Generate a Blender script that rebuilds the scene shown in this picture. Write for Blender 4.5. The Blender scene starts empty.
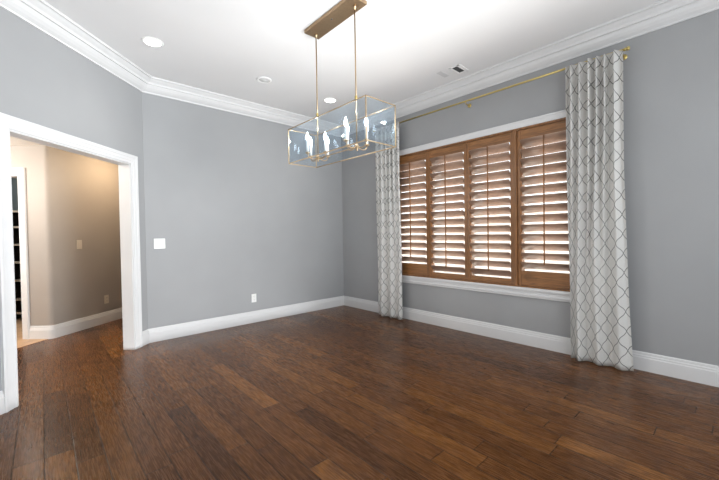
import bpy, bmesh, math, random
from mathutils import Vector, Matrix
random.seed(4)
PI = math.pi
COL = bpy.context.scene.collection

# ------------------------------------------------------------------ materials
class NT:
    """small node-graph helper"""
    def __init__(s, name):
        s.m = bpy.data.materials.new(name); s.m.use_nodes = True
        s.t = s.m.node_tree; s.n = s.t.nodes; s.n.clear()
        s.out = s.n.new('ShaderNodeOutputMaterial')
    def node(s, typ, **kw):
        nd = s.n.new(typ)
        for k, v in kw.items(): setattr(nd, k, v)
        return nd
    def put(s, sock, v):
        if hasattr(v, 'links'): s.t.links.new(v, sock)
        else: sock.default_value = v
    def math(s, op, a, b=0.0, c=0.0):
        nd = s.node('ShaderNodeMath', operation=op)
        s.put(nd.inputs[0], a); s.put(nd.inputs[1], b); s.put(nd.inputs[2], c)
        return nd.outputs[0]
    def ramp(s, fac, stops):
        nd = s.node('ShaderNodeValToRGB'); e = nd.color_ramp.elements
        while len(e) < len(stops): e.new(0.5)
        for el, (p, c) in zip(e, stops): el.position = p; el.color = (*c, 1)
        s.put(nd.inputs[0], fac); return nd.outputs[0]
    def noise(s, vec, scale, detail=3, rough=.55, dist=0):
        nd = s.node('ShaderNodeTexNoise'); s.put(nd.inputs['Vector'], vec)
        nd.inputs['Scale'].default_value = scale; nd.inputs['Detail'].default_value = detail
        nd.inputs['Roughness'].default_value = rough; nd.inputs['Distortion'].default_value = dist
        return nd.outputs[0]
    def mix(s, fac, a, b, mode='MIX'):
        nd = s.node('ShaderNodeMix', data_type='RGBA', blend_type=mode)
        s.put(nd.inputs[0], fac)
        for sock, v in ((nd.inputs[6], a), (nd.inputs[7], b)):
            s.put(sock, v if hasattr(v, 'links') else (*v, 1))
        return nd.outputs[2]
    def coord(s, which='Object'): return s.node('ShaderNodeTexCoord').outputs[which]
    def mapping(s, vec, scale=(1, 1, 1), rot=(0, 0, 0)):
        nd = s.node('ShaderNodeMapping'); s.put(nd.inputs[0], vec)
        nd.inputs['Scale'].default_value = scale; nd.inputs['Rotation'].default_value = rot
        return nd.outputs[0]
    def bump(s, h, strength=.2, dist=.01):
        nd = s.node('ShaderNodeBump'); nd.inputs['Strength'].default_value = strength
        nd.inputs['Distance'].default_value = dist; s.put(nd.inputs['Height'], h); return nd.outputs[0]
    def principled(s, color, rough=.5, metal=0, spec=.5, normal=None, **kw):
        nd = s.node('ShaderNodeBsdfPrincipled')
        s.put(nd.inputs['Base Color'], color if hasattr(color, 'links') else (*color, 1))
        s.put(nd.inputs['Roughness'], rough); s.put(nd.inputs['Metallic'], metal)
        s.put(nd.inputs['Specular IOR Level'], spec)
        if normal is not None: s.put(nd.inputs['Normal'], normal)
        for k, v in kw.items(): s.put(nd.inputs[k], v)
        s.t.links.new(nd.outputs[0], s.out.inputs[0]); return nd

def painted(name, c, rough=.6, var=.04, scale=3, spec=.3, bump=.04):
    g = NT(name); v = g.coord()
    n = g.noise(v, scale, 2)
    col = g.ramp(n, [(0.3, tuple(x * (1 - var) for x in c)), (0.7, tuple(min(1, x * (1 + var)) for x in c))])
    fine = g.noise(v, 180, 2)
    g.principled(col, rough, 0, spec, g.bump(fine, bump, .002)); return g.m

def metal(name, c, rough=.3):
    g = NT(name); v = g.coord()
    n = g.noise(v, 60, 2)
    g.principled(g.ramp(n, [(.3, tuple(x * .9 for x in c)), (.7, c)]), rough, 1.0); return g.m

def emission(name, c, strength):
    g = NT(name); e = g.node('ShaderNodeEmission')
    n = g.noise(g.coord(), 20, 1)
    g.put(e.inputs[0], g.ramp(n, [(.3, tuple(x * .97 for x in c)), (.7, c)]))
    e.inputs[1].default_value = strength
    g.t.links.new(e.outputs[0], g.out.inputs[0]); return g.m

def floor_material():
    g = NT('hand_scraped_walnut_planks'); pos = g.coord()
    sp = g.node('ShaderNodeSeparateXYZ'); g.put(sp.inputs[0], pos)
    X, Y = sp.outputs[0], sp.outputs[1]
    PW, PL = .125, 1.05
    xr = g.math('DIVIDE', g.math('ADD', X, 20.03), PW); row = g.math('FLOOR', xr)
    wn = g.node('ShaderNodeTexWhiteNoise', noise_dimensions='1D'); g.put(wn.inputs['W'], row)
    yr = g.math('ADD', g.math('DIVIDE', g.math('ADD', Y, 20), PL), g.math('MULTIPLY', wn.outputs[0], 7.3))
    colm = g.math('FLOOR', yr)
    cb = g.node('ShaderNodeCombineXYZ'); g.put(cb.inputs[0], row); g.put(cb.inputs[1], colm)
    wn2 = g.node('ShaderNodeTexWhiteNoise', noise_dimensions='2D'); g.put(wn2.inputs['Vector'], cb.outputs[0])
    base = g.ramp(wn2.outputs[0], [(0, (.040, .0155, .0045)), (.16, (.085, .033, .009)), (.5, (.121, .048, .0135)),
                                   (.8, (.140, .056, .0140)), (1, (.22, .092, .025))])
    # grain, shifted per plank
    off = g.node('ShaderNodeVectorMath', operation='MULTIPLY_ADD')
    g.put(off.inputs[0], wn2.outputs[1]); off.inputs[1].default_value = (9, 9, 9); g.put(off.inputs[2], pos)
    gv = g.mapping(off.outputs[0], (16, 2.6, 1))
    gn = g.noise(gv, 2.6, 6, .62, 1.6)
    fine = g.noise(g.mapping(off.outputs[0], (70, 3, 1)), 3, 4, .6, .4)
    blot = g.noise(off.outputs[0], 7, 3, .5, .8)
    fig = g.noise(g.mapping(off.outputs[0], (30, 2.4, 1)), 2.0, 4, .6, 1.8)
    c1 = g.mix(g.math('MULTIPLY', g.ramp(gn, [(.40, (1, 1, 1)), (.58, (0, 0, 0))]), .7), base, (.042, .0150, .0055))
    c1 = g.mix(g.math('MULTIPLY', g.ramp(fig, [(.36, (1, 1, 1)), (.54, (0, 0, 0))]), .34), c1, (.040, .0145, .0055))
    c2 = g.mix(g.math('MULTIPLY', g.ramp(fine, [(.45, (0, 0, 0)), (.70, (1, 1, 1))]), .4), c1, (.26, .105, .034))
    c3 = g.mix(g.math('MULTIPLY', g.ramp(blot, [(.55, (0, 0, 0)), (.75, (1, 1, 1))]), .45), c2, (.036, .013, .005))
    knot = g.noise(g.mapping(off.outputs[0], (5, 2.2, 1)), 1.3, 2, .5, .5)
    c4 = g.mix(g.ramp(knot, [(.72, (0, 0, 0)), (.79, (.9, .9, .9))]), c3, (.016, .007, .004))
    fx = g.math('FRACT', xr); fy = g.math('FRACT', yr)
    dx = g.math('MULTIPLY', g.math('MINIMUM', fx, g.math('SUBTRACT', 1, fx)), PW)
    dy = g.math('MULTIPLY', g.math('MINIMUM', fy, g.math('SUBTRACT', 1, fy)), PL)
    d = g.math('MINIMUM', dx, dy)
    seam = g.math('DIVIDE', d, .0045); seam.node.use_clamp = True
    c5 = g.mix(seam, (.012, .005, .0025), c4)
    hgt = g.math('ADD', g.math('MULTIPLY', seam, .7), g.math('ADD', g.math('MULTIPLY', gn, .5), g.math('MULTIPLY', blot, .6)))
    rough = g.math('ADD', .16, g.math('MULTIPLY', fine, .22))
    g.principled(c5, rough, 0, .22, g.bump(hgt, .22, .006)); return g.m

def wood(name, c, axis, dark=.45, rough=.35, spec=.5):
    g = NT(name); v = g.coord()
    sc = [22, 22, 22]; sc[axis] = 1.6
    n = g.noise(g.mapping(v, tuple(sc)), 2.2, 5, .6, 1.2)
    n2 = g.noise(v, 9, 3, .5, .6)
    col = g.ramp(n, [(.3, tuple(x * dark for x in c)), (.55, c), (.8, tuple(min(1, x * 1.35) for x in c))])
    col = g.mix(g.math('MULTIPLY', g.ramp(n2, [(.55, (0, 0, 0)), (.72, (1, 1, 1))]), .45), col, tuple(x * .35 for x in c))
    g.principled(col, rough, 0, spec, g.bump(n, .08, .003)); return g.m

def curtain_material():
    g = NT('lattice_print_linen'); uv = g.coord('UV')
    sp = g.node('ShaderNodeSeparateXYZ'); g.put(sp.inputs[0], uv)
    U = g.math('DIVIDE', sp.outputs[0], .118); V = g.math('DIVIDE', sp.outputs[1], .166)
    p = g.math('ADD', U, V); q = g.math('SUBTRACT', U, V)
    def fam(a, b):
        w = g.math('ADD', a, g.math('MULTIPLY', g.math('SINE', g.math('MULTIPLY', b, 2 * PI)), .04))
        f = g.math('FRACT', g.math('ADD', w, 40))
        return g.math('MINIMUM', f, g.math('SUBTRACT', 1, f))
    d = g.math('MINIMUM', fam(p, q), fam(q, p))
    brk = g.noise(uv, 14, 2)
    line = g.math('LESS_THAN', d, .03)
    weave = g.noise(g.mapping(uv, (300, 300, 1)), 1, 2)
    cloth = g.ramp(weave, [(.3, (.66, .65, .62)), (.7, (.76, .75, .73))])
    ink = g.ramp(brk, [(.35, (.16, .16, .155)), (.65, (.27, .265, .25))])
    col = g.mix(line, cloth, ink)
    bs = g.node('ShaderNodeBsdfPrincipled'); g.put(bs.inputs['Base Color'], col); bs.inputs['Roughness'].default_value = .9
    bs.inputs['Specular IOR Level'].default_value = .1
    g.put(bs.inputs['Normal'], g.bump(weave, .1, .001))
    tr = g.node('ShaderNodeBsdfTranslucent'); g.put(tr.inputs[0], col)
    mx = g.node('ShaderNodeMixShader'); mx.inputs[0].default_value = .2
    g.t.links.new(bs.outputs[0], mx.inputs[1]); g.t.links.new(tr.outputs[0], mx.inputs[2])
    g.t.links.new(mx.outputs[0], g.out.inputs[0]); return g.m

def pane_material(name, tint, haze, hazecol, gloss=.12):
    g = NT(name)
    n = g.noise(g.coord(), 4, 2)
    tr = g.node('ShaderNodeBsdfTransparent'); tr.inputs[0].default_value = (*tint, 1)
    df = g.node('ShaderNodeBsdfDiffuse'); g.put(df.inputs[0], g.ramp(n, [(.3, tuple(x * .93 for x in hazecol)), (.7, hazecol)]))
    tl = g.node('ShaderNodeBsdfTranslucent'); tl.inputs[0].default_value = (*hazecol, 1)
    hz = g.node('ShaderNodeMixShader'); hz.inputs[0].default_value = .5
    g.t.links.new(df.outputs[0], hz.inputs[1]); g.t.links.new(tl.outputs[0], hz.inputs[2])
    m1 = g.node('ShaderNodeMixShader'); m1.inputs[0].default_value = haze
    g.t.links.new(tr.outputs[0], m1.inputs[1]); g.t.links.new(hz.outputs[0], m1.inputs[2])
    gl = g.node('ShaderNodeBsdfGlossy'); gl.inputs['Roughness'].default_value = .03
    m2 = g.node('ShaderNodeMixShader'); m2.inputs[0].default_value = gloss
    g.t.links.new(m1.outputs[0], m2.inputs[1]); g.t.links.new(gl.outputs[0], m2.inputs[2])
    g.t.links.new(m2.outputs[0], g.out.inputs[0]); return g.m

M = {}
M['wall'] = painted('grey_wall_paint', (.335, .340, .345), .55, .03, 1.6, .25)
M['ceiling'] = painted('white_ceiling_paint', (.74, .74, .74), .8, .02, 1.2, .2)
M['hallwall'] = painted('taupe_wall_paint', (.355, .318, .283), .6, .03, 2, .25)
M['hallceil'] = painted('hall_ceiling_paint', (.62, .57, .51), .8, .02, 2, .2)
M['trim'] = painted('white_trim_enamel', (.67, .67, .67), .35, .015, 4, .4, .01)
M['floor'] = floor_material()
M['oak'] = wood('pale_floor_boards', (.52, .33, .19), 0, .75, .4)
M['teal'] = painted('pantry_wall_paint', (.30, .36, .38), .7, .04, 3)
M['shelfdark'] = wood('dark_brown_shelf_boards', (.035, .024, .018), 2, .6, .5)
M['shelfedge'] = painted('pale_shelf_edging', (.55, .50, .42), .5, .03, 5)
M['shutter_h'] = wood('stained_shutter_wood_across', (.27, .118, .038), 1, .5, .38)
M['shutter_v'] = wood('stained_shutter_wood_upright', (.245, .105, .033), 2, .5, .38)
M['louver'] = wood('stained_louver_wood_lit', (.33, .21, .145), 1, .6, .45, 1.0)  # paler than the frame wood: outdoor light on the slats put into the colour
M['curtain'] = curtain_material()
M['gold'] = metal('polished_gold', (.66, .52, .20), .28)
M['brass'] = metal('aged_brass', (.50, .37, .23), .36)
M['antique'] = metal('antique_brass_plate', (.44, .31, .19), .42)
M['steel'] = metal('dark_screw_steel', (.25, .22, .2), .4)
M['candle'] = painted('ivory_candle_sleeve', (.82, .82, .80), .4, .02, 10)
M['bulb'] = emission('glowing_bulb', (.86, .94, 1.0), 14)
M['lens'] = emission('glowing_light_lens', (1, .99, .96), 14)
M['glass'] = pane_material('lantern_glass_reflection_haze', (.90, .93, .95), .036, (.48, .55, .62), .025)  # blue-grey diffuse haze painted in for reflections on the panes
M['windowglass'] = pane_material('clear_window_glass', (.97, .98, .98), .01, (.7, .75, .8), .03)
M['plastic'] = painted('white_switch_plastic', (.80, .80, .78), .35, .01, 8, .5, 0)
M['almond'] = painted('beige_switch_plastic', (.62, .55, .46), .35, .01, 8, .5, 0)
M['slot'] = painted('dark_recess', (.02, .02, .02), .8, .05, 8)
M['ventdark'] = painted('dark_vent_core', (.09, .09, .09), .7, .05, 8)
M['fixture'] = painted('white_fixture_enamel', (.84, .84, .83), .4, .02, 8)
M['fixshade'] = painted('grey_fixture_core', (.62, .62, .61), .5, .02, 8)
M['sensor'] = painted('pale_grey_plate', (.60, .60, .60), .6, .02, 8)
M['vinyl'] = painted('window_vinyl', (.55, .55, .54), .5, .02, 8)
M['stucco'] = painted('outside_stucco', (.74, .68, .62), .9, .08, 5)
M['concrete'] = painted('outside_paving', (.76, .72, .66), .9, .08, 3)

# ------------------------------------------------------------------ mesh helpers
def box(bm, a, b, bevel=0.0, mat=None):
    """axis aligned box between corners a and b; optional bevel and transform matrix"""
    t = bmesh.new()
    bmesh.ops.create_cube(t, size=1)
    lo = [min(a[i], b[i]) for i in range(3)]; hi = [max(a[i], b[i]) for i in range(3)]
    for v in t.verts:
        v.co = Vector([lo[i] + (v.co[i] + .5) * (hi[i] - lo[i]) for i in range(3)])
    if bevel > 0:
        bmesh.ops.bevel(t, geom=list(t.edges), offset=bevel, segments=2, affect='EDGES', profile=.6)
    merge(bm, t, mat)

def merge(bm, t, mat=None):
    if mat is not None: bmesh.ops.transform(t, matrix=mat, verts=list(t.verts))
    bmesh.ops.recalc_face_normals(t, faces=list(t.faces))
    m = bpy.data.meshes.new('tmp'); t.to_mesh(m); t.free(); bm.from_mesh(m); bpy.data.meshes.remove(m)

def lathe(bm, prof, center=(0, 0, 0), seg=28, mat=None):
    """revolve (r, z) profile about z"""
    t = bmesh.new(); rings = []
    for r, z in prof:
        if r < 1e-6: rings.append([t.verts.new((0, 0, z))])
        else: rings.append([t.verts.new((r * math.cos(2 * PI * k / seg), r * math.sin(2 * PI * k / seg), z)) for k in range(seg)])
    for A, B in zip(rings, rings[1:]):
        for k in range(seg):
            k2 = (k + 1) % seg
            f = [A[k % len(A)], A[k2 % len(A)], B[k2 % len(B)], B[k % len(B)]]
            f = list(dict.fromkeys(f))
            if len(f) > 2: t.faces.new(f)
    mm = Matrix.Translation(center)
    if mat is not None: mm = mat @ mm
    for f in t.faces: f.smooth = True
    merge(bm, t, mm)

def tube(bm, pts, r, seg=12, smooth=True):
    pts = [Vector(p) for p in pts]; t = bmesh.new(); rings = []
    for i, p in enumerate(pts):
        d = (pts[min(i + 1, len(pts) - 1)] - pts[max(i - 1, 0)]).normalized()
        up = Vector((0, 0, 1)) if abs(d.z) < .95 else Vector((0, 1, 0))
        a = d.cross(up).normalized(); b = d.cross(a)
        rings.append([t.verts.new(p + (a * math.cos(2 * PI * k / seg) + b * math.sin(2 * PI * k / seg)) * r) for k in range(seg)])
    for A, B in zip(rings, rings[1:]):
        for k in range(seg):
            t.faces.new([A[k], A[(k + 1) % seg], B[(k + 1) % seg], B[k]]).smooth = smooth
    t.faces.new(rings[0]); t.faces.new(list(reversed(rings[-1]))); merge(bm, t)

def prism(bm, poly, z0, z1):
    t = bmesh.new()
    a = [t.verts.new((x, y, z0)) for x, y in poly]; b = [t.verts.new((x, y, z1)) for x, y in poly]
    t.faces.new(a); t.faces.new(b); n = len(poly)
    for i in range(n): t.faces.new([a[i], a[(i + 1) % n], b[(i + 1) % n], b[i]])
    merge(bm, t)

def obj(name, bm, mat, parent=None, loc=(0, 0, 0), smooth=False):
    me = bpy.data.meshes.new(name); bm.to_mesh(me); bm.free()
    me.materials.append(M[mat])
    o = bpy.data.objects.new(name, me); COL.objects.link(o); o.location = loc
    if parent is not None: o.parent = parent
    return o

def tag(o, label, cat=None, group=None, kind=None):
    o['label'] = label
    if cat: o['category'] = cat
    if group: o['group'] = group
    if kind: o['kind'] = kind
    return o

def thing(name, label, cat, loc=(0, 0, 0), rz=0, group=None, kind=None):
    o = bpy.data.objects.new(name, None); COL.objects.link(o); o.empty_display_size = .1
    o.location = loc; o.rotation_euler = (0, 0, rz)
    return tag(o, label, cat, group, kind)

def struct(name, bm, mat, label, cat):
    return tag(obj(name, bm, mat), label, cat, None, 'structure')

# ------------------------------------------------------------------ plan
L = 2.895; H = 2.975; c = math.sqrt(.5)
P0 = Vector((-L, 0)); T = Vector((c, c)); NL = Vector((-c, c))
def hp(a, v): q = P0 + T * a + NL * v; return (q.x, q.y)          # a along the slanted wall, v into the hall
A_END = -1.75
PW = hp(A_END, 0)                                                   # end of slanted wall, start of near-left wall
Y0 = -5.7
def seg_matrix(p, d):                                              # local x along d, local y to its left
    d = Vector(d).normalized()
    return Matrix(((d.x, -d.y, 0, p[0]), (d.y, d.x, 0, p[1]), (0, 0, 1, 0), (0, 0, 0, 1)))
SL = seg_matrix((P0.x, P0.y), -T)      # local x runs from the back corner toward the viewer; local y: right-hand side is room? (computed below)

# floor
bm = bmesh.new(); box(bm, (-6.7, Y0, -.12), (.13, 4.3, 0))
struct('floor', bm, 'floor', 'dark brown hand-scraped wood plank floor running through the room and hall', 'floor')
# ceiling
bm = bmesh.new(); prism(bm, [(.13, Y0), (.13, .12), (hp(.05, .115)[0], .12), hp(A_END - .05, .115), (PW[0] - .12, Y0)], H, H + .12)
struct('ceiling', bm, 'ceiling', 'flat white ceiling over the empty room', 'ceiling')

# window wall, with the hole for the window
WY0, WY1, WZ0, WZ1 = -3.53, -1.18, .61, 2.29
bm = bmesh.new()
box(bm, (0, Y0, 0), (.13, WY0, H)); box(bm, (0, WY1, 0), (.13, .12, H))
box(bm, (0, WY0, 0), (.13, WY1, WZ0)); box(bm, (0, WY0, WZ1), (.13, WY1, H))
struct('wall_right', bm, 'wall', 'grey painted wall holding the wide shuttered window', 'wall')
bm = bmesh.new(); prism(bm, [(0, 0), (0, .12), (hp(.05, .115)[0], .12), (P0.x, 0)], 0, H)
struct('wall_back', bm, 'wall', 'grey painted wall at the back with one switch plate and one low outlet', 'wall')
# slanted wall with the cased opening: a from OA0 (far jamb) to OA1 (near jamb)
OA0, OA1, OH, WT = -.225, -1.457, 1.985, .115
bm = bmesh.new()
prism(bm, [hp(0, 0), hp(.05, WT), hp(OA0, WT), hp(OA0, 0)], 0, H)
prism(bm, [hp(OA1, 0), hp(OA1, WT), hp(A_END - .05, WT), hp(A_END, 0)], 0, H)
prism(bm, [hp(OA0, 0), hp(OA0, WT), hp(OA1, WT), hp(OA1, 0)], OH, H)
struct('wall_left', bm, 'wall', 'slanted grey wall with the white cased opening to the hall', 'wall')
bm = bmesh.new(); box(bm, (PW[0] - .12, Y0, 0), (PW[0], PW[1], H))
struct('wall_near', bm, 'wall', 'grey wall at the near left, just outside the view', 'wall')

# moulding sweep along the room's inner outline
PATH = [Vector((0, Y0)), Vector((0, 0)), P0.copy(), Vector(PW), Vector((PW[0], Y0))]
def stations(path):
    n = []; k = len(path)
    for i in range(k):
        ds = []
        if i > 0: ds.append((path[i] - path[i - 1]).normalized())
        if i < k - 1: ds.append((path[i + 1] - path[i]).normalized())
        ns = [Vector((-d.y, d.x)) for d in ds]
        m = sum(ns, Vector((0, 0))).normalized(); m = m / m.dot(ns[0]); n.append(m)
    return n
NORM = stations(PATH)
def moulding(name, i, prof, mat, label, cat, a=None, b=None):
    """sweep (offset, z) profile over segment i of PATH; a / b optionally cut the run square at a point"""
    t = bmesh.new(); d = (PATH[i + 1] - PATH[i]).normalized(); nn = Vector((-d.y, d.x))
    s0 = (PATH[i], NORM[i]) if a is None else (Vector(a), nn)
    s1 = (PATH[i + 1], NORM[i + 1]) if b is None else (Vector(b), nn)
    R = []
    for P, N in (s0, s1):
        R.append([t.verts.new((P.x + N.x * o, P.y + N.y * o, z)) for o, z in prof])
    k = len(prof)
    for j in range(k): t.faces.new([R[0][j], R[0][(j + 1) % k], R[1][(j + 1) % k], R[1][j]])
    t.faces.new(R[0]); t.faces.new(R[1]); bm = bmesh.new(); merge(bm, t)
    return struct(name, bm, mat, label, cat)
CROWN = [(0, 2.832), (.012, 2.832), (.014, 2.846), (.024, 2.852), (.040, 2.862), (.060, 2.880), (.074, 2.900), (.078, 2.908),
         (.096, 2.908), (.098, 2.922), (.104, 2.930), (.124, 2.944), (.136, 2.955), (.140, 2.958), (.158, 2.958), (.160, 2.975), (0, 2.975)]
for nm, i, lb in (('trim_1', 0, 'white stepped crown moulding above the window wall'), ('trim_2', 1, 'white stepped crown moulding along the back wall'),
                  ('trim_3', 2, 'white stepped crown moulding over the slanted wall with the opening'), ('trim_4', 3, 'white crown moulding at the near left, outside the view')):
    moulding(nm, i, CROWN, 'trim', lb, 'crown moulding')
BASE = [(0, 0), (.017, 0), (.017, .108), (.0155, .112), (.0125, .114), (.0125, .126), (.011, .131), (.008, .134), (.008, .146), (.005, .156), (0, .158)]
moulding('baseboard_right', 0, BASE, 'trim', 'tall white baseboard under the window and curtains', 'baseboard')
moulding('baseboard_back', 1, BASE, 'trim', 'tall white baseboard along the back wall', 'baseboard')
moulding('baseboard_left', 2, BASE, 'trim', 'short white baseboard piece between corner and opening', 'baseboard', None, hp(-.13, 0))
moulding('baseboard_left', 2, BASE, 'trim', 'white baseboard at the near side of the opening', 'baseboard', hp(-1.55, 0), None)
moulding('baseboard_near', 3, BASE, 'trim', 'white baseboard at the near left, outside the view', 'baseboard')

# cased opening: jamb lining and casing (room side and hall side)
def casing_frame(bm, M4, x0, x1, top, w, prof, z0=0.0):
    """mitred three-sided casing round x0..x1, local frame M4 (x along, y out of wall)"""
    t = bmesh.new(); k = len(prof)
    def ring(fx, fz): return [t.verts.new((fx(u), d, fz(u))) for u, d in prof]   # u: 0 inner edge .. w outer edge
    st = [ring(lambda u: x0 - u, lambda u: z0), ring(lambda u: x0 - u, lambda u: top + u),
          ring(lambda u: x1 + u, lambda u: top + u), ring(lambda u: x1 + u, lambda u: z0)]
    for A, B in zip(st, st[1:]):
        for j in range(k): t.faces.new([A[j], A[(j + 1) % k], B[(j + 1) % k], B[j]])
    t.faces.new(st[0]); t.faces.new(st[3]); merge(bm, t, M4)
CAS = [(0, 0), (0, .012), (.008, .016), (.018, .012), (.030, .012), (.034, .016), (.060, .018), (.066, .022), (.086, .026), (.095, .022), (.095, 0)]
MR = Matrix(((-c, c, 0, P0.x), (-c, -c, 0, P0.y), (0, 0, 1, 0), (0, 0, 0, 1)))     # x along wall toward viewer, y into the room
bm = bmesh.new(); casing_frame(bm, MR, -OA0, -OA1, OH, .095, CAS)
opening = struct('trim_5', bm, 'trim', 'white fluted casing round the wide hall opening', 'door casing')
bm = bmesh.new()
J = .012
for (a0, a1, z0, z1) in ((-OA0 - .002, -OA0 + J, 0, OH), (-OA1 - J, -OA1 + .002, 0, OH), (-OA0, -OA1, OH - J, OH + .002)):
    box(bm, (a0, -WT - .004, z0), (a1, .004, z1), 0, MR)
tag(obj('jamb', bm, 'trim', opening), 'flat white jamb lining')
MH = Matrix(((-c, -c, 0, hp(0, WT)[0]), (-c, c, 0, hp(0, WT)[1]), (0, 0, 1, 0), (0, 0, 0, 1)))
bm = bmesh.new(); casing_frame(bm, MH, -OA0, -OA1, OH, .095, CAS)
tag(obj('casing', bm, 'trim', opening), 'casing on the hall side')

# ------------------------------------------------------------------ hall beyond the opening
PC = Vector((-3.702, 1.033)); th = math.radians(40.0)
D2 = Vector((math.cos(th), math.sin(th))); N2 = Vector((-D2.y, D2.x))
th1 = math.radians(137.0); D1 = Vector((math.cos(th1), math.sin(th1))); N1 = Vector((D1.y, -D1.x))   # N1 points behind (away from alcove)
HZ = 2.315
RB = .045
bm = bmesh.new(); poly = []
pA = PC + D2 * RB; pB = PC + D1 * RB
poly.append(tuple(PC + D2 * 3.4)); poly.append(tuple(pA))
for k in range(1, 6):
    f = k / 6; q = pA * (1 - f) ** 2 + PC * 2 * f * (1 - f) + pB * f * f; poly.append(tuple(q))
poly.append(tuple(pB)); poly.append(tuple(PC + D1 * .335)); poly.append(tuple(PC + D1 * .335 + N1 * .12))
poly.append(tuple(PC + N1 * .12 + N2 * .12 - D2 * 0)); poly.append(tuple(PC + D2 * 3.4 + N2 * .12))
prism(bm, poly, 0, HZ)
wall_h = struct('wall_hall', bm, 'hallwall', 'taupe hall wall with rounded corner seen through the opening', 'wall')
for p in wall_h.data.polygons: p.use_smooth = False
MP = Matrix(((D1.x, -N1.x, 0, PC.x), (D1.y, -N1.y, 0, PC.y), (0, 0, 1, 0), (0, 0, 0, 1)))   # x along pantry wall, y toward the alcove
bm = bmesh.new()
box(bm, (.335, -.12, 1.965), (1.16, 0, HZ), 0, MP); box(bm, (1.16, -.12, 0), (2.2, 0, HZ), 0, MP)
struct('wall_pantry', bm, 'hallwall', 'taupe wall strip above the pantry doorway', 'wall')
bm = bmesh.new(); casing_frame(bm, MP, .345, 1.15, 1.965, .085, [(u * .9, d) for u, d in CAS])
cp = struct('trim_6', bm, 'trim', 'white casing round the narrow pantry doorway in the hall', 'door casing')
bm = bmesh.new()
box(bm, (.333, -.124, 0), (.345, .004, 1.965), 0, MP); box(bm, (1.15, -.124, 0), (1.162, .004, 1.965), 0, MP); box(bm, (.335, -.124, 1.955), (1.16, .004, 1.967), 0, MP)
obj('jamb', bm, 'trim', cp)
# hall baseboards
def hall_base(name, poly_pts, label):
    t = bmesh.new(); path = [Vector(p) for p in poly_pts]; ns = stations(path); R = []
    for P, N in zip(path, ns): R.append([t.verts.new((P.x + N.x * o, P.y + N.y * o, z)) for o, z in BASE])
    k = len(BASE)
    for A, B in zip(R, R[1:]):
        for j in range(k): t.faces.new([A[j], A[(j + 1) % k], B[(j + 1) % k], B[j]])
    t.faces.new(R[0]); t.faces.new(R[-1]); b = bmesh.new(); merge(b, t); struct(name, b, 'trim', label, 'baseboard')
arc = [tuple(pA)] + [tuple(pA * (1 - f) ** 2 + PC * 2 * f * (1 - f) + pB * f * f) for f in (.2, .4, .6, .8)] + [tuple(pB)]
hall_base('baseboard_hall', ([tuple(PC + D2 * 3.4)] + arc + [tuple(PC + D1 * .27)]), 'white baseboard wrapping the rounded hall corner')
# pale floor in the alcove and pantry
bm = bmesh.new()
e0 = PC + D1 * .03
prism(bm, [tuple(e0), tuple(PC - D2 * 2.6 + D1 * .0), tuple(PC - D2 * 2.6 + D1 * 2.2), tuple(PC + D1 * 2.2 + D2 * 1.6), tuple(PC + D1 * .36 + D2 * 1.6), tuple(PC + D1 * .335)], .0005, .004)
struct('floor', bm, 'oak', 'pale wood floor beyond the dark planks at the pantry doorway', 'floor')
# pantry and alcove shells
MQ = MP
bm = bmesh.new(); box(bm, (2.2, -1.8, 0), (2.32, 2.7, HZ), 0, MQ)
struct('wall_alcove', bm, 'teal', 'far wall closing the hall alcove and pantry', 'wall')
bm = bmesh.new(); box(bm, (.1, -1.75, 0), (2.2, -1.63, HZ), 0, MQ)
struct('wall_cupboard', bm, 'teal', 'blue-grey wall above the dark shelves inside the pantry', 'wall')
bm = bmesh.new(); prism(bm, [hp(-2.7, WT), hp(-1.0, WT), hp(.05, WT), (-.4, .12), (-.4, 4.2), (-6.6, 4.2), (-6.6, -1.8)], HZ, HZ + .1)
struct('ceiling', bm, 'hallceil', 'lower beige ceiling of the hall behind the opening', 'ceiling')
bm = bmesh.new(); box(bm, (-6.6, -1.8, 0), (-6.48, 4.2, HZ)); box(bm, (-6.6, -1.92, 0), (PW[0] - .12, -1.8, HZ))
box(bm, (-6.6, 4.2, 0), (-.4, 4.32, HZ)); box(bm, (-.5, .12, 0), (-.4, 4.2, HZ))
struct('wall_outer', bm, 'hallwall', 'taupe walls closing the hall out of sight', 'wall')
# pantry shelf unit
sh = thing('shelf_unit', 'dark open shelf unit inside the pantry doorway down the hall', 'shelves', (PC.x + D1.x * 0 + 0, PC.y, 0))
MS = Matrix.Translation((-PC.x, -PC.y, 0)) @ MP
X0, X1, YF, YB = .25, 2.15, -.95, -1.33
bm = bmesh.new(); box(bm, (X0, YB - .02, .08), (X1, YB, 1.62), 0, MS); obj('back_panel', bm, 'shelfdark', sh)
for xx in (X0, .9, 1.5, X1 - .02):
    bm = bmesh.new(); box(bm, (xx, YB, 0), (xx + .02, YF, 1.62), 0, MS); obj('upright', bm, 'shelfdark', sh)
for z in (.10, .30, .58, .85, 1.11, 1.37, 1.60):
    bm = bmesh.new(); box(bm, (X0 + .02, YB, z), (X1 - .02, YF + .004, z + .022), .002, MS); obj('shelf', bm, 'shelfdark', sh)
    bm = bmesh.new(); box(bm, (X0, YF, z - .004), (X1, YF + .012, z + .026), .002, MS); tag(obj('shelf_edging', bm, 'shelfedge', sh), 'pale shelf edging')

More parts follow.
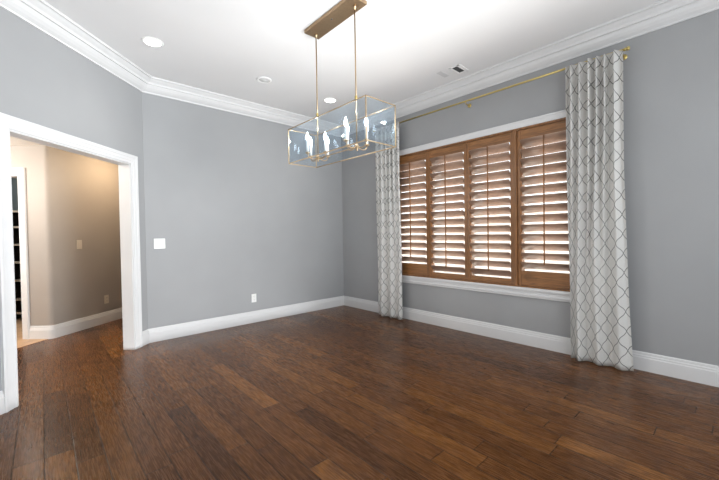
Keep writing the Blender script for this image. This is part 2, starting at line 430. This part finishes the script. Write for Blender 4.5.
# ------------------------------------------------------------------ window
win = thing('window_1', 'wide window with white casing and moulded white sill behind the wooden shutters', 'window', (0, (WY0 + WY1) / 2, WZ0), kind='structure')
def wbox(name, boxes, mat, bevel=.003, label=None, parent=None):
    bm = bmesh.new()
    for a, b in boxes: box(bm, a, b, bevel)
    bmesh.ops.translate(bm, verts=list(bm.verts), vec=(0, -(WY0 + WY1) / 2, -WZ0))
    o = obj(name, bm, mat, parent or win)
    if label: o['label'] = label
    return o
CW = .07
wbox('window_frame', [((-.018, WY0 - CW, WZ0), (0, WY0, WZ1 + CW)), ((-.018, WY1, WZ0), (0, WY1 + CW, WZ1 + CW)), ((-.020, WY0, WZ1), (0, WY1, WZ1 + CW)),
                       ((-.026, WY0 - CW, WZ1 + CW - .014), (0, WY1 + CW, WZ1 + CW + .004))], 'trim', .003, 'white flat casing')
wbox('window_sill', [((-.048, WY0 - .11, .588), (.03, WY1 + .11, .612)), ((-.040, WY0 - .1, .577), (0, WY1 + .1, .589)), ((-.026, WY0 - .09, .545), (0, WY1 + .09, .578)),
                     ((-.032, WY0 - .095, .528), (0, WY1 + .095, .546)), ((-.018, WY0 - .09, .507), (0, WY1 + .09, .529))], 'trim', .004, 'white moulded sill with apron')
sash = []
for y in (WY0 + .02, -2.94, -2.35, -1.77, WY1 - .02): sash.append(((.085, y - .025, WZ0), (.12, y + .025, WZ1)))
sash += [((.085, WY0, WZ0), (.12, WY1, WZ0 + .045)), ((.085, WY0, WZ1 - .045), (.12, WY1, WZ1)), ((.085, WY0, 1.90), (.12, WY1, 1.975))]
wbox('sash', sash, 'vinyl', .002, 'pale window bars')
wbox('pane', [((.100, WY0, WZ0), (.104, WY1, WZ1))], 'windowglass', 0)

# wooden surround of the shutters, fixed in the window
bm = bmesh.new()
for a, b in (((-.026, WY0, WZ0), (.03, -3.492, WZ1)), ((-.026, -1.222, WZ0), (.03, WY1, WZ1)), ((-.026, -3.492, 2.268), (.03, -1.222, WZ1)),
             ((-.026, -3.492, WZ0), (.03, -1.222, .628)), ((-.030, -2.936, .628), (.03, -2.900, 2.268))):
    box(bm, a, b, .003)
sf = thing('shutter_frame', 'brown wooden surround and thick upright post holding the four window shutters', 'shutter frame', (0, -2.355, WZ0))
bmesh.ops.translate(bm, verts=list(bm.verts), vec=(0, 2.355, -WZ0)); obj('frame', bm, 'shutter_v', sf)

LW_, LT_, TH = .114, .013, math.radians(43)
def louver_mesh(length):
    bm = bmesh.new(); n = 20; R = []
    for yy in (-length / 2, length / 2):
        ring = []
        for k in range(n):
            a = 2 * PI * k / n; ca, sa = math.cos(a), math.sin(a)
            u = (abs(ca) ** .9) * math.copysign(1, ca) * LW_ / 2; w = (abs(sa) ** 1.0) * math.copysign(1, sa) * LT_ / 2
            x = u * math.cos(TH) + w * math.sin(TH); z = -u * math.sin(TH) + w * math.cos(TH)    # room edge up, outer edge down
            ring.append(bm.verts.new((x, yy, z)))
        R.append(ring)
    for k in range(n): bm.faces.new([R[0][k], R[0][(k + 1) % n], R[1][(k + 1) % n], R[1][k]]).smooth = True
    bm.faces.new(R[0]); bm.faces.new(R[1]); bmesh.ops.recalc_face_normals(bm, faces=list(bm.faces)); return bm
PITCH, ZTOP, RAILT = .0985, 2.120, 2.168
panels = [(-1.784, -1.224, .785, 'first'), (-2.342, -1.786, .688, 'second'), (-2.898, -2.344, .688, 'third'), (-3.490, -2.938, .785, 'fourth')]
plabels = ['brown louvered shutter panel beside the left patterned curtain, with a deep bottom rail',
           'brown louvered shutter panel with shallow bottom rail, second from the left patterned curtain',
           'brown louvered shutter panel with shallow bottom rail, directly left of the thick upright post',
           'brown louvered shutter panel right of the thick upright post, beside the large right curtain']
LY = .478
lme = None
for (y0, y1, zb, _), lb in zip(panels, plabels):
    yc = (y0 + y1) / 2; t = thing('window_shutter', lb, 'shutter', (0, yc, .63), group='wooden window shutters')
    sw = (y1 - y0 - LY) / 2 - .001; zt0 = 2.266
    for s in (-1, 1):
        bm = bmesh.new(); e = s * (y1 - y0) / 2
        box(bm, (-.016, e, 0), (.016, e - s * sw, zt0 - .63), .003); obj('stile', bm, 'shutter_v', t)
    bm = bmesh.new(); box(bm, (-.014, -LY / 2 - .002, RAILT - .63), (.014, LY / 2 + .002, zt0 - .63), .003); obj('top_rail', bm, 'shutter_h', t)
    bm = bmesh.new(); box(bm, (-.014, -LY / 2 - .002, 0), (.014, LY / 2 + .002, zb - .63), .003); obj('bottom_rail', bm, 'shutter_h', t)
    z = ZTOP; zs = []
    while z > zb + .035: zs.append(z); z -= PITCH
    for z in zs:
        if lme is None:
            first = obj('louver', louver_mesh(LY - .004), 'louver', t); lme = first.data; o = first
        else:
            o = first.copy(); COL.objects.link(o); o.parent = t
        o.location = (0, 0, z - .63)
    bm = bmesh.new(); xr = -LW_ / 2 * math.cos(TH) - .008
    box(bm, (xr - .006, -.006, zs[-1] + .02 - .63), (xr + .006, .006, zs[0] + .045 - .63), .002); obj('tilt_rod', bm, 'shutter_v', t)

# ------------------------------------------------------------------ curtains and rod
RZ, RX = 2.722, -.092
rod = thing('curtain_rod', 'thin gold curtain rod across the top of the window wall', 'curtain rod', (RX, -2.4, RZ))
bm = bmesh.new(); tube(bm, [(0, 1.50, 0), (0, -1.475, 0)], .010); obj('pole', bm, 'gold', rod)
for y, s in ((-1.475, -1), (1.50, 1)):
    bm = bmesh.new(); lathe(bm, [(0, 0), (.014, 0), (.016, .006), (.012, .010), (.012, .014), (.017, .020), (.017, .030), (.012, .036), (0, .037)], seg=20,
                            mat=Matrix.Translation((0, y, 0)) @ Matrix.Rotation(-s * PI / 2, 4, 'X'))
    obj('finial', bm, 'gold', rod)
for y in (-1.455, .02, 1.46):
    bm = bmesh.new()
    tube(bm, [(-RX - .002, y, -.028), (.03, y, -.028), (.006, y, -.022), (0, y, -.010)], .0055, 10)
    lathe(bm, [(0, 0), (.024, 0), (.024, .004), (.014, .008), (0, .009)], seg=20, mat=Matrix.Translation((-RX - .001, y, -.028)) @ Matrix.Rotation(-PI / 2, 4, 'Y'))
    obj('bracket', bm, 'gold', rod)

def curtain(label, y_left, y_right, z_top, fabric, folds, seed, ptop=.020, pbot=.030, skew=0):
    rnd = random.Random(seed); NU, NV = 150, 60
    ph = [rnd.uniform(-.5, .5) for _ in range(6)]
    bm = bmesh.new(); uvl = bm.loops.layers.uv.new('UVMap'); G = []; UV = {}
    for j in range(NV + 1):
        v = j / NV; zz = z_top + (.008 - z_top) * v                # v 0 at top
        yl, yr = y_left(v), y_right(v); row = []
        bl = min(1, max(0, (v - .12) / .75)); bl = bl * bl * (3 - 2 * bl)
        for i in range(NU + 1):
            u = i / NU
            uu = (1 - bl) * u + bl * ((1 - skew) * u + skew * u * u)
            y = yl + (yr - yl) * uu
            a = math.sin(2 * PI * folds * u + .9 * math.sin(2 * PI * u * 1.7 + ph[1]) + .4 * math.sin(2 * PI * u * 4.3 + ph[4]))
            b = math.sin(2 * PI * (folds * .52) * (u ** 1.25) + ph[2] + .6 * math.sin(5 * u + ph[3]))
            amp = (1 - bl) * a * ptop + bl * (b * pbot * (1 - .35 * u) + .006 * a)
            pinch = 1 - .45 * math.exp(-((v - .012) / .01) ** 2)
            x = -.141 + amp * pinch + .012 * bl
            y += .008 * math.cos(2 * PI * folds * u) * (1 - bl) + .006 * math.sin(6 * v + 9 * u) * bl
            z = zz + (.006 * math.sin(2 * PI * folds * u + 1) if j == 0 else 0) + (1 - v) * (.02 * ((u - .5) * 2) ** 2 - .008) * 0
            vt = bm.verts.new((x, y, z)); UV[vt] = (u * fabric, (1 - v) * z_top); row.append(vt)
        G.append(row)
    for j in range(NV):
        for i in range(NU):
            f = bm.faces.new([G[j][i], G[j][i + 1], G[j + 1][i + 1], G[j + 1][i]]); f.smooth = True
            for lp in f.loops: lp[uvl].uv = UV[lp.vert]
    yc = (y_left(1) + y_right(1)) / 2
    bmesh.ops.translate(bm, verts=list(bm.verts), vec=(.1, -yc, 0))
    o = obj('curtain', bm, 'curtain', None, (-.1, yc, 0))
    md = o.modifiers.new('thickness', 'SOLIDIFY'); md.thickness = .002
    return tag(o, label, 'curtain', 'lattice patterned curtains')
curtain('wide off-white lattice patterned curtain hanging right of the window', lambda v: -3.448 - .02 * v ** 1.5, lambda v: -3.862 - .012 * v - .065 * max(0, v - .35) ** 1.3 / .57, 2.714, .74, 6.5, 3, .035, .034, .5)
curtain('narrow off-white lattice patterned curtain in the far corner, left of the window', lambda v: -.955 + .025 * v, lambda v: -1.42 + .014 * v, 2.714, .72, 6.0, 11, .034, .032, .1)

# ------------------------------------------------------------------ chandelier
CX, CY = -1.95, -2.297
ch = thing('chandelier', 'long brass box lantern chandelier with glass sides and lit candle bulbs', 'chandelier', (CX, CY, H))
def loc(bm): bmesh.ops.translate(bm, verts=list(bm.verts), vec=(-CX, -CY, -H)); return bm
bm = bmesh.new(); box(bm, (-2.043, -2.615, 2.947), (-1.89, -1.985, 2.9751), .003); can = obj('canopy', loc(bm), 'antique', ch)
bm = bmesh.new(); lathe(bm, [(0, -.006), (.006, -.006), (.008, -.002), (.008, 0), (0, 0)], (-1.985, -2.30, 2.947), 16); obj('screw', loc(bm), 'steel', can)
HY = (-2.03, -2.54)
for y in HY:
    bm = bmesh.new(); tube(bm, [(CX, y, 2.95), (CX, y, 1.87)], .0055, 12); r = obj('rod', loc(bm), 'brass', ch)
    bm = bmesh.new(); lathe(bm, [(0, .02), (.009, .02), (.011, .014), (.011, -.010), (.008, -.016), (0, -.018)], (CX, y, 2.246), 18); obj('collar', loc(bm), 'gold', r)
    bm = bmesh.new(); lathe(bm, [(0, 0), (.016, 0), (.014, -.010), (.008, -.014), (.008, -.03), (0, -.03)], (CX, y, 2.947), 18); obj('rod_cap', loc(bm), 'brass', r)
FX0, FX1, FY0, FY1, FZ0, FZ1, B = -2.10, -1.80, -2.805, -1.79, 1.845, 2.15, .0036
bm = bmesh.new()
for z in (FZ0, FZ1):
    for x in (FX0, FX1): box(bm, (x - B, FY0 - B, z - B), (x + B, FY1 + B, z + B), .001)
    for y in (FY0, FY1): box(bm, (FX0 - B, y - B, z - B), (FX1 + B, y + B, z + B), .001)
for x in (FX0, FX1):
    for y in (FY0, FY1): box(bm, (x - B, y - B, FZ0), (x + B, y + B, FZ1), .001)
obj('frame', loc(bm), 'brass', ch)
for a, b in (((FX0 - .0015, FY0 + B, FZ0 + B), (FX0 + .0015, FY1 - B, FZ1 - B)), ((FX1 - .0015, FY0 + B, FZ0 + B), (FX1 + .0015, FY1 - B, FZ1 - B)),
             ((FX0 + B, FY0 - .0015, FZ0 + B), (FX1 - B, FY0 + .0015, FZ1 - B)), ((FX0 + B, FY1 - .0015, FZ0 + B), (FX1 - B, FY1 + .0015, FZ1 - B))):
    bm = bmesh.new(); box(bm, a, b); obj('glass_panel', loc(bm), 'glass', ch)
bm = bmesh.new(); tube(bm, [(CX, HY[0], 1.872), (CX, HY[1], 1.872)], .004, 10); obj('cross_bar', loc(bm), 'brass', ch)
cand0 = None
for y in HY:
    bm = bmesh.new(); lathe(bm, [(0, -.034), (.006, -.032), (.009, -.026), (.005, -.02), (.010, -.015), (.015, -.006), (.015, .006), (.009, .014), (.006, .022), (0, .024)], (CX, y, 1.876), 20)
    obj('hub', loc(bm), 'brass', ch)
    for k in range(4):
        a = k * PI / 2; dx, dy = math.cos(a), math.sin(a); R = .108
        pts = [(CX + dx * r_, y + dy * r_, 1.876 + z_) for r_, z_ in ((.008, 0), (.03, -.012), (.06, -.018), (.088, -.012), (.103, .002), (.108, .020))]
        bm = bmesh.new(); tube(bm, pts, .0038, 8); obj('arm', loc(bm), 'brass', ch)
        px, py = CX + dx * R, y + dy * R; pos = (px - CX, py - CY, 1.896 - H)
        if cand0 is None:
            bm = bmesh.new(); lathe(bm, [(0, 0), (.0105, 0), (.0105, .098), (.008, .1), (0, .1)], (0, 0, .012), 18); cand0 = obj('candle', bm, 'candle', ch, pos); cd = cand0
            bm = bmesh.new(); lathe(bm, [(0, -.006), (.006, -.006), (.009, 0), (.020, .005), (.0225, .010), (.020, .0105), (.011, .007), (.012, .018), (0, .018)], seg=20); d0 = obj('drip_dish', bm, 'brass', cd)
            bm = bmesh.new(); lathe(bm, [(0, .112), (.007, .112), (.0085, .118), (.013, .130), (.0145, .142), (.012, .156), (.007, .170), (.0025, .184), (0, .188)], seg=20); b0 = obj('bulb', bm, 'bulb', cd)
        else:
            cd = cand0.copy(); COL.objects.link(cd); cd.parent = ch; cd.location = pos
            for s in (d0, b0):
                q = s.copy(); COL.objects.link(q); q.parent = cd

# ------------------------------------------------------------------ ceiling fittings
for (x, y, lb) in ((-2.979, -.931, 'lit round recessed ceiling light near the slanted wall'), (-.905, -.872, 'lit round recessed ceiling light behind the chandelier rods')):
    t = thing('recessed_light', lb, 'ceiling light', (x, y, H), group='lit recessed ceiling lights')
    bm = bmesh.new(); lathe(bm, [(.066, -.002), (.070, -.006), (.086, -.004), (.090, 0), (.066, 0), (.066, -.002)], seg=40); obj('trim_ring', bm, 'fixture', t)
    bm = bmesh.new(); lathe(bm, [(0, -.003), (.067, -.003), (.067, 0), (0, 0)], seg=40); obj('lens', bm, 'lens', t)
t = thing('recessed_light', 'unlit round white recessed fixture between the two glowing ceiling lights', 'ceiling light', (-1.851, -.872, H))
bm = bmesh.new(); lathe(bm, [(.058, -.004), (.062, -.012), (.078, -.009), (.086, 0), (.058, 0), (.058, -.004)], seg=40); obj('trim_ring', bm, 'fixture', t)
bm = bmesh.new(); lathe(bm, [(0, -.016), (.020, -.016), (.022, -.012), (.050, -.006), (.059, 0), (0, 0)], seg=40); obj('eyeball', bm, 'fixshade', t)
vent = thing('ceiling_vent', 'small white ceiling vent with a dark slotted opening above the window', 'vent', (-.385, -2.47, H))
bm = bmesh.new()
for a, b in (((-.085, -.062, -.007), (-.07, .062, 0)), ((.085, -.062, -.007), (.10, .062, 0)), ((-.085, .036, -.007), (.10, .056, 0)), ((-.085, -.070, -.007), (.10, -.028, 0))): box(bm, a, b, .002)
obj('frame', bm, 'fixture', vent)
bm = bmesh.new(); box(bm, (-.07, -.030, -.003), (.085, .036, .0)); obj('core', bm, 'ventdark', vent)
for k in range(4):
    bm = bmesh.new(); y = -.020 + k * .016; box(bm, (-.07, y, -.006), (.085, y + .003, -.002)); obj('slat', bm, 'ventdark', vent)
bm = bmesh.new(); box(bm, (-.08, -.03, -.004), (.08, .03, 0), .002)
tag(obj('sensor_plate', bm, 'sensor', None, (-.40, -2.285, H)), 'pale grey flat plate on the ceiling beside the dark vent', 'ceiling plate')

# ------------------------------------------------------------------ switches and outlets (local x right, y out of wall)
def plate_thing(name, label, cat, M4, w, h, mat, kind, group=None):
    t = bpy.data.objects.new(name, None); COL.objects.link(t); t.matrix_world = M4; tag(t, label, cat, group)
    bm = bmesh.new(); box(bm, (-w / 2, 0, -h / 2), (w / 2, .006, h / 2), .0025); obj('cover_plate', bm, mat, t)
    if kind == 'outlet':
        for z in (.022, -.022):
            bm = bmesh.new(); box(bm, (-.017, .004, z - .016), (.017, .009, z + .016), .003); r = obj('receptacle', bm, mat, t)
            bm = bmesh.new()
            for x in (-.0065, .0065): box(bm, (x - .0012, .008, z - .001), (x + .0012, .0095, z + .008))
            box(bm, (-.002, .008, z - .010), (.002, .0095, z - .006)); obj('slots', bm, 'slot', r)
    else:
        n = kind
        for k in range(n):
            x = (k - (n - 1) / 2) * .046
            bm = bmesh.new(); box(bm, (x - .0165, .004, -.033), (x + .0165, .0085, .033), .002); r = obj('rocker', bm, mat, t)
    return t
MB = Matrix(((1, 0, 0, -2.758), (0, -1, 0, 0), (0, 0, 1, 1.125), (0, 0, 0, 1)))
plate_thing('light_switch', 'white double light switch plate on the grey back wall', 'light switch', MB, .116, .116, 'plastic', 2)
MB = Matrix(((1, 0, 0, -1.616), (0, -1, 0, 0), (0, 0, 1, .337), (0, 0, 0, 1)))
plate_thing('wall_outlet', 'white outlet low on the grey back wall above its baseboard', 'outlet', MB, .070, .116, 'plastic', 'outlet')
def hallm(s, z): q = PC + D2 * s; return Matrix(((D2.x, -N2.x, 0, q.x), (D2.y, -N2.y, 0, q.y), (0, 0, 1, z), (0, 0, 0, 1)))
plate_thing('light_switch', 'beige single light switch on the taupe hall wall', 'light switch', hallm(.385, 1.12), .074, .118, 'almond', 1)
plate_thing('wall_outlet', 'beige outlet low on the taupe hall wall', 'outlet', hallm(.775, .33), .072, .118, 'almond', 'outlet')

# ------------------------------------------------------------------ outside
bm = bmesh.new(); box(bm, (.13, -14, -.35), (16, 14, -.25))
struct('ground', bm, 'concrete', 'pale paving outside the window', 'ground')
bm = bmesh.new(); box(bm, (5.0, -12, -.3), (5.2, 12, 1.75))
struct('wall_outside', bm, 'stucco', 'beige garden wall outside the window', 'wall')

# ------------------------------------------------------------------ light
w = bpy.data.worlds.new('world'); bpy.context.scene.world = w; w.use_nodes = True
bg = w.node_tree.nodes['Background']; bg.inputs[0].default_value = (.90, .95, 1.0, 1); bg.inputs[1].default_value = 2.1
def light(name, typ, loc_, energy, col=(1, 1, 1), rot=(0, 0, 0), **kw):
    d = bpy.data.lights.new(name, typ); d.energy = energy; d.color = col
    for k, v in kw.items(): setattr(d, k, v)
    o = bpy.data.objects.new(name, d); COL.objects.link(o); o.location = loc_; o.rotation_euler = rot; return o
light('sun', 'SUN', (4, -2, 6), 25.0, (1, .97, .94), (0, math.radians(38), math.radians(15)), angle=.02)
for y in HY:
    light('chandelier_light', 'POINT', (CX, y, 2.12), 9, (.95, .98, 1), shadow_soft_size=.015)
for x, y in ((-2.979, -.931), (-.905, -.872)):
    light('recessed_spot', 'SPOT', (x, y, H - .02), 14, (1, .97, .92), spot_size=2.3, spot_blend=.8, shadow_soft_size=.06)
light('room_fill', 'AREA', (-2.9, -4.75, 1.0), 14, (1, .98, .95), (PI, 0, 0), shape='RECTANGLE', size=3.6, size_y=1.3)  # added fill behind the camera, aimed up at the ceiling; no actual fitting
hq = hp(-.6, .75)
light('rear_fill', 'AREA', (-1.6, -5.4, 1.5), 60, (.93, .97, 1), Vector((-1.8, 4.9, 1.0)).to_track_quat('-Z', 'Z').to_euler(), shape='RECTANGLE', size=1.4, size_y=1.6, spread=math.radians(95))  # added fill at the open rear, lifts the slanted wall
light('bounce_fill', 'AREA', (-2.3, -1.8, .02), 28, (.96, .98, 1), (PI, 0, 0), shape='RECTANGLE', size=3.2, size_y=3.4)  # unseen uplight added at floor level to even out ceiling and walls
light('hall_light', 'POINT', (hq[0], hq[1], 2.2), 28, (1, .84, .66), shadow_soft_size=.08)
hq2 = hp(.9, .7)
light('hall_light', 'POINT', (hq2[0], hq2[1], 2.2), 24, (1, .76, .50), shadow_soft_size=.08)
q = PC + D1 * 1.0 - N1 * 1.0
light('alcove_light', 'POINT', (q.x, q.y, 1.9), 120, (1, .97, .94), shadow_soft_size=.1)

q = PC + D1 * 1.1 + N1 * .55
light('pantry_fill', 'POINT', (q.x, q.y, 2.1), 14, (1, .98, .95), shadow_soft_size=.1)  # added fill so the shelves do not go black; no fitting here

# ------------------------------------------------------------------ camera
cam = bpy.data.cameras.new('camera'); co = bpy.data.objects.new('camera', cam); COL.objects.link(co)
r_ = Vector((0.73856385, -0.67399875, -0.01578389)); u_ = Vector((0.02328126, 0.0020996, 0.99972675)); f_ = Vector((0.67378144, 0.7387295, -0.01724223))
m = Matrix.Identity(4)
for i in range(3): m[i][0], m[i][1], m[i][2] = r_[i], u_[i], -f_[i]
m.translation = Vector((-3.7617986, -4.54001447, 1.2)); co.matrix_world = m
cam.sensor_width = 36; cam.lens = 347.86 * 36 / 719; cam.clip_start = .05
bpy.context.scene.camera = co
vs = bpy.context.scene.view_settings; vs.view_transform = 'Standard'; vs.look = 'None'; vs.exposure = 0.0
